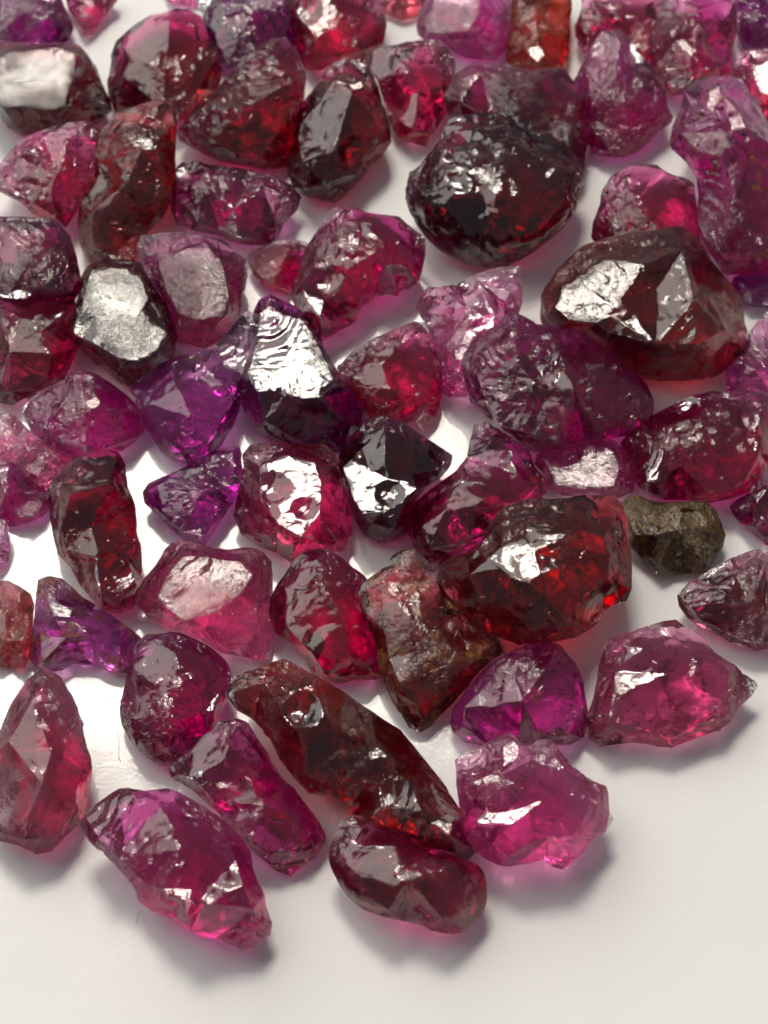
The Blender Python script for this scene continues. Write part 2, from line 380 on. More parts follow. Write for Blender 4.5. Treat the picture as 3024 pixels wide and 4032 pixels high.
    if tables:
        cin = np.zeros(len(V), bool)
        for tb in tables:
            for j in range(len(tb)):
                (x1, y1), (x2, y2) = tb[j - 1], tb[j]
                if y1 == y2: continue
                cin ^= ((y1 > py) != (y2 > py)) & (px < (x2 - x1) * (py - y1) / (y2 - y1) + x1)
        tab = cin * (front > .3)
        tab = smooth(tab[:, None].astype(float), T, R, 0.5)[:, 0]
        wear = wear * (1 - tab) + tab * np.clip(tw + 0.5 * (wear - .5), 0, 1)
    f1, _ = facets(X * 5.0 + seed * 3.1, seed + 4); f2, _ = facets(X * 11.0 + seed * 1.1, seed + 5)
    fac = (f1 * np.clip(wear * 1.2 + .12, 0, 1) + 0.65 * f2 * (wear * .8 + .2)) * (1 - 0.65 * tab)
    dsp = 0.008 * vnoise(X * 3.1 + seed, seed) * (1 - tab * .7) + 0.006 * vnoise(X * 7.3 + seed, seed + 1) * (1 - tab * .5) + 0.003 * vnoise(X * 17 + seed, seed + 2)
    dsp = dsp * wav + 0.021 * fac * chip - ridge * np.clip(vnoise(X * 13 + seed, seed + 6) + .15, 0, 1) * 0.022
    if pit:
        _, c1 = facets(X * 6.5 + seed, seed + 9); _, c2 = facets(X * 13 + seed, seed + 12)
        dsp = dsp + pit * (c1 + 0.45 * c2) * (1 - 0.7 * tab)
    for (rx, ry, rw, lam, am) in rip:
        # ripples run out from (rx, ry) over a patch of radius rw
        rx, ry, rw, lam = ox + rx * sc, oy + ry * sc, rw * sc, lam * sc
        rd = np.hypot(px - rx, py - ry) + 0.9 * lam * vnoise(X * 2.6, seed + 15) + 0.3 * lam * vnoise(X * 8, seed + 17); ph = rd / lam
        saw = ph - np.floor(ph)
        dsp = dsp + am * front * np.clip((rw - rd) / (0.3 * rw), 0, 1) * (np.where(saw < .75, saw / .75, (1 - saw) / .25) - .5) * np.clip(0.6 + 0.8 * vnoise(X * 4 + 3, seed + 16), 0, 1)
    vein = np.clip(1 - np.abs(vnoise(X * 3.3 + 1.7 * seed, seed + 20)) / 0.035, 0, 1) * np.clip(2.5 * vnoise(X * 2.9 + seed, seed + 21) - .2, 0, 1)
    vein = np.maximum(vein, np.clip((vnoise(X * 19 + seed, seed + 22) - .80) * 9, 0, 1) * np.clip(3 * vnoise(X * 2.2 + seed, seed + 23), 0, 1)) * (1 - .7 * tab)
    V = onplate(V + nv * (dsp * wr * size - np.clip(vein, 0, 1) * 0.004 * size)[:, None])
    wear = np.clip(wear + ridge * .6, 0, 1)
    org = np.array([base_p[0], base_p[1], V[:, 2].min()]); Vl = (V - org).astype(np.float32)
    me = bpy.data.meshes.new('rough_gemstone'); nT = len(T)
    me.vertices.add(len(Vl)); me.vertices.foreach_set('co', Vl.ravel())
    me.loops.add(nT * 3); me.loops.foreach_set('vertex_index', T.astype(np.int32).ravel())
    me.polygons.add(nT); me.polygons.foreach_set('loop_start', np.arange(0, nT * 3, 3, dtype=np.int32)); me.polygons.foreach_set('loop_total', np.full(nT, 3, np.int32))
    me.polygons.foreach_set('use_smooth', np.ones(nT, bool)); me.update(); me.validate()
    va_ = me.attributes.new('vein', 'FLOAT', 'POINT'); va_.data.foreach_set('value', vein.astype(np.float32))
    wa = me.attributes.new('wear', 'FLOAT', 'POINT'); wa.data.foreach_set('value', wear.astype(np.float32))
    me.set_sharp_from_angle(angle=math.radians(24))
    me.materials.append(gem_mat('gem_%s' % tint, tint, seed * 0.73, rough, bump, stain, dens, grain, dust, cloud, **({'scol': ((0.065, 0.036, 0.012), (0.23, 0.135, 0.045))} if tint == 'olive' else {})))
    o = bpy.data.objects.new('rough_gemstone', me); COL.objects.link(o); o.location = org
    o['label'] = label; o['category'] = cat
    o['group'] = group or 'rough garnets heaped on the white plate'
    return o
STONES = []
def st(*a, **k): STONES.append((a, k))
# ---- top rows
st('A', [(-60,-60),(330,-60),(370,20),(410,90),(430,170),(400,240),(330,270),(200,285),(90,255),(0,235),(-60,200)], 'dark indigo purple stone above the stone with a crumpled silvery top', 'violet', dens=1.6, bump=.5)
st('A', [(375,-60),(700,-60),(690,10),(640,70),(590,150),(540,205),(490,200),(450,130),(420,70)], 'small cherry red stone with a rounded tip beside a dark indigo stone', 'crimson', dens=1.1)
st('A', [(960,-70),(1250,-70),(1240,0),(1150,40),(1050,30),(990,0)], 'sliver of a dark red stone above the large maroon stone with a glowing foot', 'crimson')
st('A', [(-60,270),(60,255),(200,270),(330,260),(440,270),(510,300),(560,390),(590,480),(640,590),(655,650),(600,700),(560,740),(480,760),(330,790),(150,790),(40,740),(-10,680),(-60,640)], 'maroon stone with a crumpled silvery white flat top', 'dark', top=[(-50,340),(60,310),(190,300),(330,285),(450,310),(430,400),(410,520),(390,630),(280,650),(150,630),(20,640),(-50,600)], bump=.7, grain=1.2, rough=.03, tw=.3, chip=1.3)
st('A', [(650,480),(670,330),(700,250),(800,160),(930,80),(1010,60),(1110,70),(1190,110),(1230,230),(1280,320),(1310,420),(1290,520),(1230,570),(1140,650),(1090,700),(960,690),(830,650),(700,660),(660,580)], 'large maroon stone with a glowing red foot beside a dark wedge stone', 'crimson', dens=1.1)
st('A', [(1150,-40),(1300,-60),(1700,-60),(1780,80),(1760,230),(1700,330),(1560,390),(1430,410),(1340,400),(1280,330),(1220,210),(1215,100)], 'deep purple stone behind the peaked dark wedge stone', 'violet', dens=1.5)
st('A', [(1080,720),(1110,680),(1180,620),(1300,520),(1380,430),(1480,330),(1600,250),(1690,240),(1760,300),(1810,440),(1790,600),(1750,780),(1730,900),(1690,980),(1560,1000),(1430,970),(1290,940),(1200,890),(1080,830),(1070,780)], 'peaked dark ruby wedge stone with a pointed glassy end', 'ruby', dens=1.15, H=.45)
st('A', [(0,990),(60,910),(140,830),(260,780),(400,740),(520,730),(590,790),(590,900),(570,1020),(550,1100),(480,1170),(450,1250),(390,1340),(330,1330),(200,1260),(120,1190),(20,1140),(-60,1130),(-60,1030)], 'cherry red pointed stone below the maroon stone with silvery top', 'crimson', dens=.9, base=.26, H=.3)
st('A', [(580,830),(640,750),(700,690),(830,640),(940,610),(1020,630),(1050,700),(1030,860),(1030,1050),(1010,1180),(960,1290),(880,1360),(850,1440),(830,1560),(700,1580),(600,1570),(530,1540),(490,1450),(470,1320),(480,1190),(540,1120),(570,1020),(570,920)], 'tall orange red stone with an amber stained lower face', 'garnet', stain=.35, H=.4, bump=.45, tops=[[(760,840),(840,820),(930,840),(930,890),(840,890)]])
st('A', [(1020,1150),(1030,1030),(1090,970),(1190,965),(1330,985),(1500,1020),(1620,1060),(1720,1100),(1775,1170),(1750,1250),(1680,1320),(1620,1440),(1560,1450),(1420,1440),(1280,1390),(1150,1360),(1060,1330),(1030,1240)], 'wine coloured oblong stone below the peaked dark wedge stone', 'plum', dens=1.0)
st('B', [(190,30),(200,-60),(480,-60),(700,-60),(760,30),(775,150),(760,250),(700,310),(640,370),(560,390),(470,370),(400,410),(310,410),(270,310),(240,210)], 'rosy red stone with bright curved streaks on its upper face', 'rose', dens=1.4, top=[(260,40),(330,-30),(480,-40),(490,60),(470,180),(370,230),(310,140)], dull=.05, bump=.6)
st('B', [(720,0),(730,-60),(1040,-60),(1010,30),(960,100),(880,120),(800,90),(750,50)], 'small brick red stone between a rosy stone and a silvery mauve stone', 'garnet', dens=.9)
st('B', [(975,150),(1000,50),(1040,-20),(1080,-60),(1500,-60),(1530,60),(1530,200),(1490,290),(1430,350),(1330,350),(1250,340),(1180,300),(1110,240),(1030,240),(985,210)], 'pink stone with a silvery mauve top beside the amber orange stone', 'magenta', dens=.9, top=[(1000,130),(1040,30),(1100,-30),(1350,-40),(1330,90),(1280,180),(1130,200),(1030,190)], bump=.9, rough=.08)
st('C', [(110,340),(130,200),(140,50),(150,-60),(480,-60),(490,60),(480,200),(470,320),(450,430),(380,450),(300,420),(200,400),(120,380)], 'upright amber orange stone with small glints', 'orange', dens=1.3, stain=.5, bump=.6, H=.4, tops=[[(230,290),(300,270),(330,320),(300,370),(240,330)]])
st('B', [(660,370),(720,310),(800,280),(900,260),(990,250),(1080,250),(1150,290),(1190,380),(1180,460),(1150,560),(1140,660),(1100,740),(1040,800),(1020,860),(950,840),(880,820),(830,760),(800,680),(770,580),(740,490),(700,420)], 'clear pink stone with a glowing lower facet behind the black red ball', 'rose', dens=1.2)
st('B', [(290,610),(340,560),(390,500),(420,440),(470,390),(550,355),(620,365),(690,430),(730,520),(760,620),(800,740),(805,840),(760,910),(700,980),(630,1060),(560,1130),(490,1190),(400,1180),(300,1150),(240,1100),(210,1020),(200,940),(240,850),(250,720)], 'dark garnet red upright stone with a dimpled glossy crest', 'crimson', dens=1.35, H=.45, bump=.4, pit=-.02, tops=[[(560,500),(640,480),(660,520),(580,540)]])
st('P', [(965,215),(985,165),(1020,143),(1080,145),(1140,155),(1180,150),(1215,150),(1240,185),(1265,215),(1270,270),(1265,320),(1255,370),(1200,380),(1120,330),(1060,270),(1000,262),(975,250)], 'wine red lumpy stone leaning behind the black red ball', 'plum', dens=1.3, bump=.6, lift=.0004)
st('P', [(868,400),(885,365),(910,352),(920,315),(945,280),(990,252),(1060,246),(1110,258),(1160,290),(1210,330),(1250,355),(1258,385),(1245,440),(1220,485),(1180,520),(1130,555),(1080,575),(1030,575),(975,555),(935,525),(905,490),(885,440)], 'large rounded black red ball with a pitted glossy skin', 'dark', dens=.65, cloud=1.4, H=.5, rounding=3, scoops=6, bump=.25, grain=.8, rough=.07, dust=.4, wav=1.5, chip=1.2, pit=-.026)
st('C', [(520,150),(550,50),(580,-60),(1080,-60),(1100,80),(1060,220),(980,330),(900,380),(800,330),(700,300),(630,290),(560,330),(530,260)], 'clear red stone behind the magenta stone with a bluish crest', 'crimson', dens=.8)
st('C', [(1010,100),(1060,-60),(1440,-60),(1465,50),(1465,200),(1440,300),(1430,440),(1350,500),(1200,540),(1100,560),(1020,500),(970,400),(960,250)], 'raspberry stone with a rough white glint and a pink glowing side', 'rasp', dens=.9, tops=[[(1110,240),(1160,230),(1240,310),(1200,330),(1150,300)]])
st('C', [(1475,-60),(1720,-60),(1720,290),(1600,300),(1510,285),(1480,200),(1465,60)], 'blackish plum stone beside the raspberry stone with a white glint', 'violet', dens=1.8)
st('C', [(510,490),(560,400),(620,290),(680,200),(780,190),(840,250),(890,340),(950,400),(1000,480),(1050,560),(1060,630),(1110,690),(1080,720),(1010,770),(960,820),(900,880),(820,920),(720,920),(620,900),(590,820),(600,720),(560,640),(560,560)], 'magenta stone with a rough bluish crest and a pointed side', 'magenta', dens=1.0, bump=.55, stain=.08)
st('C', [(1480,330),(1560,305),(1720,290),(1720,760),(1640,740),(1590,640),(1550,540),(1500,470),(1440,480),(1450,400)], 'brownish rose stone with a white glint behind the tall lilac stone', 'rose', dens=1.5, top=[(1560,360),(1690,340),(1700,560),(1620,560),(1580,470)], dull=.03)
st('C', [(620,1400),(630,1320),(670,1220),(680,1140),(730,1060),(800,1010),(900,980),(1000,990),(1060,1030),(1150,1050),(1210,1100),(1220,1200),(1240,1330),(1250,1460),(1150,1560),(950,1560),(750,1500),(640,1440)], 'clear red domed stone behind the large brown black stone', 'crimson', dens=.7)
st('C', [(1085,850),(1100,760),(1150,650),(1170,560),(1220,500),(1320,470),(1400,470),(1470,480),(1540,560),(1600,650),(1660,760),(1720,850),(1720,1600),(1650,1610),(1500,1620),(1380,1600),(1310,1500),(1270,1400),(1240,1280),(1250,1150),(1240,1050),(1180,960),(1100,890)], 'tall lilac purple stone with white streaks and amber stains', 'purple', dens=.62, dust=.5, stain=.45, bump=.7, rip=((1000,1600,900,70,.025),), H=.4, tops=[[(1290,640),(1310,540),(1370,510),(1380,560),(1340,670)],[(1280,1390),(1330,1340),(1350,1410),(1310,1430)],[(1420,700),(1500,680),(1540,760),(1450,780)]])
# ---- second band
st('D', [(-60,400),(100,420),(300,420),(430,430),(480,560),(465,700),(420,800),(370,900),(290,960),(230,970),(180,1010),(100,1040),(30,1030),(-60,1000)], 'clear red stone with long upright facets beside the silvery tabletop stone', 'rose', dens=1.3)
st('D', [(-60,-60),(140,-60),(300,-50),(350,-20),(410,50),(450,170),(470,290),(465,400),(430,470),(370,470),(270,450),(150,480),(0,440),(-60,430)], 'dark plum stone lying on a clear red stone with long facets', 'plum', dens=1.5, lift=.0016, stain=.12, bump=.5, tops=[[(60,380),(110,360),(190,390),(140,420),(70,415)]])
st('D', [(820,110),(850,50),(950,40),(1060,30),(1200,50),(1310,70),(1390,130),(1450,180),(1460,290),(1440,380),(1430,460),(1410,560),(1350,610),(1290,660),(1220,700),(1130,680),(1040,650),(1030,560),(990,480),(920,380),(870,290),(840,200)], 'mauve stone with a lumpy hammered top beside the tiny ruby stone', 'plum', dens=.85, bump=1.1, grain=.8, top=[(930,160),(1080,120),(1230,100),(1320,210),(1360,400),(1330,520),(1180,540),(1060,500),(980,360)], dull=.03, pit=-.02, tw=.6)
st('D', [(410,600),(430,530),(470,420),(490,300),(530,230),(610,200),(740,195),(830,220),(870,290),(920,370),(970,430),(1010,530),(1040,640),(1030,720),(1000,790),(960,820),(860,880),(790,940),(700,900),(640,840),(560,780),(480,700),(420,650)], 'dark red stone with a flat cream silver mirror top', 'dark', top=[(435,590),(500,420),(515,310),(555,245),(740,230),(850,300),(880,420),(960,520),(990,620),(930,730),(830,790),(710,770),(590,700),(450,630)], bump=.4, grain=1.2, rough=.03, tw=.35, H=.42)
st('E', [(-40,170),(0,130),(110,80),(220,65),(300,80),(345,100),(330,200),(300,280),(240,340),(190,390),(130,370),(50,330),(0,270)], 'tiny vivid ruby red stone with a sugary surface', 'ruby', dens=1.7, pit=-.03, bump=.9, grain=1.8)
st('E', [(230,400),(240,350),(290,220),(330,110),(400,0),(440,-80),(500,-110),(590,-110),(680,-80),(760,-70),(850,-60),(930,10),(1000,60),(1000,160),(980,260),(960,310),(900,370),(840,400),(740,410),(700,440),(650,500),(580,560),(500,600),(420,650),(380,640),(320,560),(270,480)], 'plum red block with a small white facet and a ridge across it', 'rasp', dens=.95, top=[(300,290),(360,265),(430,310),(425,420),(395,540),(345,500),(300,380)])
st('E', [(975,480),(1000,420),(1050,340),(1120,330),(1200,340),(1260,310),(1350,270),(1470,240),(1570,240),(1580,330),(1580,450),(1540,560),(1480,640),(1420,740),(1350,840),(1310,900),(1300,960),(1240,990),(1170,990),(1120,960),(1100,850),(1080,740),(1060,640),(1020,560)], 'pale lilac pink clear stone with dark specks', 'lilac', dens=.85, stain=.03, bump=.35, tops=[[(1180,740),(1240,690),(1280,700),(1250,780),(1190,780)],[(1400,520),(1430,510),(1420,600),(1390,600)]])
st('F', [(325,470),(330,400),(380,320),(430,250),(500,180),(580,110),(700,70),(850,40),(1000,20),(1080,5),(1150,10),(1210,50),(1260,110),(1310,200),(1370,270),(1430,340),(1470,400),(1490,480),(1500,560),(1530,660),(1510,730),(1450,770),(1390,830),(1320,870),(1180,885),(1020,885),(880,870),(760,800),(650,700),(560,620),(440,600),(350,580),(325,530)], 'large dark red stone with a broad worn silver brown top', 'garnet', dens=.85, top=[(375,450),(400,370),(530,260),(680,200),(820,180),(950,200),(860,320),(780,420),(720,520),(640,560),(480,540)], H=.40, bump=.45, rough=.14, stain=.2, tw=.45, dust=.3, pts=((1090,520,.95),(1150,130,.75),(450,570,.9),(700,615,1.1),(1000,690,1.3),(1240,690,1.2),(1400,600,.8),(1220,420,1.15)))
st('F', [(1440,330),(1460,290),(1540,260),(1720,250),(1720,480),(1640,470),(1560,460),(1490,430),(1450,380)], 'dark purple stone under the tall lilac stone', 'violet', dens=1.4)
st('F', [(1395,920),(1410,850),(1450,780),(1510,720),(1550,620),(1600,550),(1650,500),(1720,480),(1720,1030),(1660,1010),(1560,985),(1460,985),(1410,970)], 'smooth mauve stone beside the large stone with worn silver brown top', 'plum', dens=.7)
st('D', [(-60,1110),(40,1090),(100,1120),(150,1180),(220,1250),(320,1300),(420,1350),(400,1410),(340,1470),(300,1560),(230,1540),(160,1540),(140,1450),(80,1400),(-60,1390)], 'pale clear pink stone beside the magenta stone with amber flecks', 'rose', dens=.9)
st('D', [(140,1090),(170,1030),(260,970),(370,910),(430,860),(490,850),(560,870),(640,920),(740,990),(820,1070),(860,1150),(840,1210),(780,1270),(720,1310),(620,1340),(520,1350),(430,1370),(370,1340),(300,1300),(250,1250),(200,1210),(160,1150)], 'magenta stone with amber flecks and pink glowing lower edge', 'magenta', dens=.95, stain=.16, bump=.5, tops=[[(510,1020),(570,1000),(600,1030),(560,1070),(520,1060)]])
st('D', [(790,950),(850,880),(940,820),(1040,770),(1170,740),(1280,700),(1340,640),(1400,560),(1450,510),(1510,520),(1530,600),(1500,720),(1460,800),(1440,900),(1430,1000),(1410,1080),(1380,1160),(1300,1290),(1240,1360),(1130,1400),(1060,1370),(970,1320),(910,1220),(860,1150),(830,1060)], 'bright violet clear stone with amber stained shoulder', 'violet', dens=.62, stain=.24, bump=.15, chip=.4, scoops=3, tops=[[(1200,790),(1250,760),(1310,780),(1290,810),(1220,810)]])
st('E', [(510,830),(560,770),(620,710),(740,650),(850,600),(960,560),(1010,560),(1040,640),(1070,730),(1100,840),(1110,950),(1090,1050),(1060,1130),(1010,1200),(950,1160),(870,1140),(790,1130),(690,1130),(640,1050),(570,960),(520,900)], 'glowing crimson stone between the rippled silver stone and pale lilac stone', 'crimson', dens=.85)
st('E', [(-70,1010),(-60,880),(-20,740),(0,620),(10,500),(40,440),(100,408),(150,430),(210,460),(270,490),(320,540),(380,620),(410,700),(460,800),(510,890),(570,960),(630,1050),(690,1130),(660,1160),(600,1200),(540,1260),(500,1310),(380,1300),(230,1280),(100,1240),(20,1200),(-30,1130)], 'purple stone with a rippled shell-like silver mirror face', 'violet', dens=1.25, top=[(-40,880),(10,700),(40,500),(100,450),(250,510),(330,600),(400,730),(480,930),(400,1000),(280,1010),(140,960),(20,970)], bump=.3, rough=.07, rip=((10,460,420,55,.011),(40,1010,260,42,.011)), tw=.2, H=.42)
st('F', [(-145,810),(-120,740),(-60,660),(0,620),(60,590),(90,540),(150,505),(210,530),(290,580),(420,590),(560,620),(640,690),(760,780),(850,850),(920,930),(955,1020),(950,1130),(900,1190),(800,1220),(680,1240),(560,1250),(420,1290),(280,1310),(170,1290),(120,1240),(60,1200),(20,1160),(-20,1090),(-90,1030),(-110,950),(-140,870)], 'large purple stone with fan ridges and rusty edge', 'purple', dens=.8, stain=.2, H=.4, rip=((230,560,420,60,.02),), base=.18)
st('P', [(890,1120),(895,1090),(930,1060),(985,1020),(1010,990),(1015,960),(1025,925),(1045,915),(1080,935),(1110,960),(1140,980),(1150,1010),(1175,1040),(1180,1060),(1150,1090),(1110,1110),(1075,1150),(1040,1170),(1000,1190),(960,1220),(930,1235),(905,1215),(900,1180),(888,1150)], 'splintered wine red shard beside the inky stone with cream facet', 'rasp', dens=1.1, scoops=6)
st('F', [(260,1330),(330,1300),(440,1280),(560,1250),(650,1230),(740,1260),(800,1320),(830,1400),(860,1500),(850,1560),(760,1600),(650,1590),(530,1590),(420,1580),(350,1530),(330,1450),(280,1400)], 'small lilac stone with a wet looking white patched top', 'lilac', dens=1.0, stain=.15, pit=-.025, bump=.8, dust=.3, tw=.5, grain=.7, top=[(330,1370),(470,1310),(640,1270),(730,1300),(780,1420),(740,1530),(560,1550),(400,1520)], dull=.012)
st('F', [(800,1270),(870,1200),(960,1130),(1050,1080),(1150,1030),(1230,1000),(1330,975),(1450,985),(1570,980),(1660,1010),(1720,1050),(1720,1350),(1640,1400),(1600,1500),(1530,1560),(1440,1590),(1300,1620),(1180,1600),(1050,1600),(960,1580),(900,1530),(860,1450),(840,1360)], 'large raspberry red stone with a striped white glint and blue sparkles', 'rasp', dens=1.05, top=[(930,1440),(960,1340),(1000,1290),(1050,1320),(1030,1400),(990,1510),(940,1500)], dull=.015, rip=((700,1200,420,40,.012),))
st('I', [(1435,290),(1480,250),(1550,200),(1590,120),(1650,70),(1720,50),(1720,540),(1640,510),(1570,450),(1500,390),(1450,330)], 'dark plum pointed stone beside the dull olive brown stone', 'plum', dens=1.5)
# ---- third band
st('G', [(-60,30),(40,30),(120,60),(160,120),(240,180),(290,220),(300,290),(250,350),(170,380),(60,410),(-60,390)], 'blackish magenta stone beside the long dark stone with a grooved face', 'magenta', dens=1.8, bump=.6)
st('G', [(-60,370),(30,380),(70,460),(60,560),(40,650),(-20,700),(-60,700)], 'edge of a plum stone below the blackish magenta stone', 'plum')
st('P', [(508,1110),(520,1060),(530,1010),(528,985),(545,965),(590,960),(650,962),(700,965),(728,985),(735,1030),(745,1070),(755,1110),(757,1150),(745,1185),(700,1190),(660,1198),(630,1213),(600,1190),(560,1175),(525,1150)], 'coral red stone with a cracked silvery pink front face', 'rose', dens=.85, top=[(560,1010),(620,985),(680,1000),(695,1050),(690,1110),(650,1160),(600,1130),(570,1080)], dull=.035, bump=.25, tw=.2)
st('P', [(733,1000),(740,975),(760,945),(790,918),(830,903),(870,915),(910,945),(950,970),(973,985),(968,1010),(950,1030),(920,1050),(900,1075),(890,1110),(890,1150),(850,1165),(820,1168),(790,1155),(770,1120),(755,1080),(745,1040)], 'inky black stone with a cream mirror facet', 'plum', dens=1.7, top=[(742,1010),(760,990),(800,1015),(840,1035),(880,1040),(900,1055),(870,1085),(830,1105),(785,1110),(765,1080)], bump=.25, tw=.15, rough=.05, H=.42)
st('G', [(860,210),(890,160),(950,130),(1060,85),(1200,10),(1290,-40),(1410,-60),(1440,30),(1480,140),(1440,200),(1380,270),(1320,350),(1270,430),(1215,520),(1150,510),(1080,480),(1000,400),(930,330),(870,270)], 'dark purple triangular stone with a glowing magenta tip', 'violet', dens=1.1, stain=.10)
st('G', [(300,200),(330,130),(400,60),(500,0),(620,-30),(700,-10),(740,60),(750,180),(800,300),(820,420),(830,560),(835,700),(830,780),(790,880),(700,910),(600,890),(540,820),(480,750),(430,650),(350,570),(320,430),(300,300)], 'long dark red stone with a grooved three sided front', 'ruby', dens=1.3, H=.42, pts=((420,220,1.0),(650,160,1.0),(600,600,1.1),(540,420,.75)))
st('G', [(815,830),(870,730),(940,650),(990,560),(1030,520),(1110,515),(1200,530),(1350,560),(1480,545),(1550,570),(1600,630),(1605,750),(1605,880),(1610,1000),(1605,1100),(1590,1190),(1540,1200),(1430,1170),(1310,1150),(1200,1080),(1100,1030),(1000,1010),(900,960),(840,900)], 'bright pink stone with silvery streaks across its top', 'rose', dens=.72, top=[(930,860),(990,720),(1060,590),(1220,590),(1420,620),(1500,700),(1420,820),(1280,920),(1100,970)], dull=.03, rip=((800,420,760,80,.02),), bump=.5, tw=.5)
st('G', [(-60,730),(40,740),(110,770),(180,820),(200,880),(190,990),(195,1080),(180,1180),(140,1240),(60,1240),(-60,1230)], 'rusty brown red stone beside the amber crusted violet stone', 'garnet', dens=1.1, stain=.5, bump=.8)
st('G', [(175,1180),(195,1060),(215,960),(220,850),(235,740),(300,715),(370,730),(430,780),(490,840),(580,890),(680,960),(760,1020),(840,1080),(820,1130),(790,1200),(740,1275),(660,1270),(560,1230),(430,1220),(370,1260),(280,1270),(220,1240)], 'violet wedge stone crusted with amber brown', 'violet', dens=.65, stain=.5, bump=.7, tops=[[(300,900),(370,880),(430,910),(410,950),(320,940)]])
st('H', [(95,920),(110,840),(150,760),(190,710),(230,640),(290,585),(370,560),(440,558),(500,600),(560,650),(640,710),(680,750),(650,800),(670,890),(695,990),(720,1070),(740,1170),(770,1290),(700,1310),(600,1310),(500,1330),(410,1310),(350,1280),(310,1200),(250,1130),(170,1080),(120,1020)], 'deep raspberry stone with a rough diagonal ridge', 'ruby', dens=.85, pts=((420,760,1.1),(540,990,1.1)))
st('H', [(635,820),(660,760),(740,700),(800,660),(820,600),(880,560),(950,570),(1000,620),(1030,690),(1090,720),(1130,770),(1180,850),(1250,950),(1330,1020),(1430,1070),(1480,1120),(1470,1170),(1400,1240),(1310,1320),(1220,1400),(1150,1470),(1080,1540),(1040,1590),(980,1615),(920,1590),(880,1520),(820,1420),(780,1330),(750,1230),(740,1130),(700,1020),(670,930)], 'flat brown red slab with rust crust and a pink tip', 'garnet', sd=3, dens=1.35, stain=.58, cloud=.7, H=.2, bump=.8)
st('I', [(-290,740),(-260,640),(-190,600),(-100,560),(-20,500),(20,400),(100,310),(220,270),(340,240),(500,225),(620,240),(730,250),(780,300),(810,400),(820,520),(830,650),(830,780),(800,850),(720,870),(680,900),(650,960),(580,1020),(500,1060),(380,1085),(260,1095),(160,1100),(60,1075),(-20,1040),(-100,960),(-190,870),(-260,810)], 'large clear orange red garnet with a grey scratched facet', 'garnet', dens=.85, top=[(-10,600),(90,510),(220,470),(270,560),(320,690),(240,750),(150,720),(70,660)], dull=.07, streak=.3, H=.38, base=.24, pts=((-120,700,.7),(500,450,1.0),(350,850,1.1),(650,700,.8)))
st('I', [(790,290),(840,245),(900,235),(960,265),(1050,275),(1180,270),(1290,275),(1340,320),(1370,390),(1395,460),(1380,530),(1340,590),(1310,640),(1290,680),(1200,680),(1100,690),(990,695),(950,650),(900,580),(850,530),(820,460),(810,370)], 'dull olive brown opaque pebble with a granular skin', 'olive', dens=1.3, stain=1.0, dust=.5, bump=1.2, chip=1.6, grain=1.3, rough=.2)
st('I', [(1120,800),(1160,760),(1250,720),(1340,660),(1430,610),(1530,570),(1640,540),(1720,530),(1720,1130),(1640,1130),(1560,1150),(1490,1120),(1420,1100),(1340,1050),(1260,1010),(1190,960),(1140,890)], 'dark maroon stone with wrinkled glossy skin behind the dusky rose slab', 'dark', dens=1.0, bump=.9, pit=-.03, stain=.05)
# ---- front rows
st('P', [(978,1560),(985,1530),(1010,1495),(1040,1455),(1080,1425),(1130,1400),(1170,1388),(1210,1398),(1240,1430),(1255,1470),(1262,1520),(1268,1560),(1255,1590),(1230,1605),(1180,1608),(1120,1610),(1060,1610),(1010,1600),(985,1580)], 'violet pink stone with dusty upper face above the lilac crystal cluster', 'magenta', dens=.75, bump=.5)
st('I', [(560,1610),(600,1520),(630,1440),(650,1350),(670,1240),(700,1150),(720,1100),(820,1060),(940,1020),(1030,990),(1110,980),(1160,1020),(1240,1060),(1310,1100),(1370,1160),(1430,1220),(1500,1290),(1560,1330),(1578,1360),(1540,1420),(1470,1480),(1430,1560),(1360,1610),(1270,1640),(1190,1670),(1090,1710),(950,1700),(850,1705),(750,1720),(680,1705),(610,1660)], 'dusky rose flat slab with a small mossy star fleck', 'rose', dens=.8, H=.26, stain=.03)
st('P', [(272,1490),(280,1440),(290,1400),(318,1375),(345,1375),(375,1368),(410,1380),(450,1400),(485,1430),(502,1470),(495,1510),(470,1545),(475,1570),(440,1590),(400,1630),(365,1650),(330,1640),(295,1610),(268,1570),(262,1530)], 'rounded purple red stone with two dark knobs on top', 'magenta', dens=1.15, rounding=1, chip=1.4, H=.42, tops=[[(345,1520),(352,1495),(368,1497),(364,1530)],[(438,1540),(450,1515),(470,1518),(458,1550)]])
st('P', [(497,1505),(510,1470),(545,1455),(590,1440),(620,1430),(655,1450),(700,1475),(740,1500),(800,1540),(860,1580),(910,1640),(950,1690),(985,1740),(1010,1790),(1020,1830),(990,1860),(940,1850),(880,1830),(820,1800),(760,1755),(720,1720),(670,1710),(640,1680),(610,1640),(590,1600),(555,1560),(520,1540)], 'long brown red stone with a ribbed grey facet and a round mirror spot', 'garnet', dens=1.0, stain=.16, top=[(610,1530),(645,1490),(680,1480),(690,1520),(665,1560),(640,1570)], dull=.045, H=.45, rip=((560,1400,130,9,.02),), tw=.6, tops=[[(820,1690),(850,1675),(885,1690),(890,1740),(870,1760),(830,1740)],[(920,1780),(945,1770),(975,1780),(970,1805),(935,1800)],[(795,1625),(815,1615),(835,1630),(830,1650),(800,1645)]])
st('P', [(-20,1640),(0,1590),(25,1530),(60,1475),(95,1450),(130,1470),(160,1520),(180,1570),(190,1620),(195,1660),(188,1720),(175,1770),(140,1800),(110,1832),(80,1838),(40,1825),(-20,1815)], 'dusty rose teardrop stone with a frosted front facet', 'rose', dens=1.0, rough=.07, bump=.5, dust=2.0, H=.40)
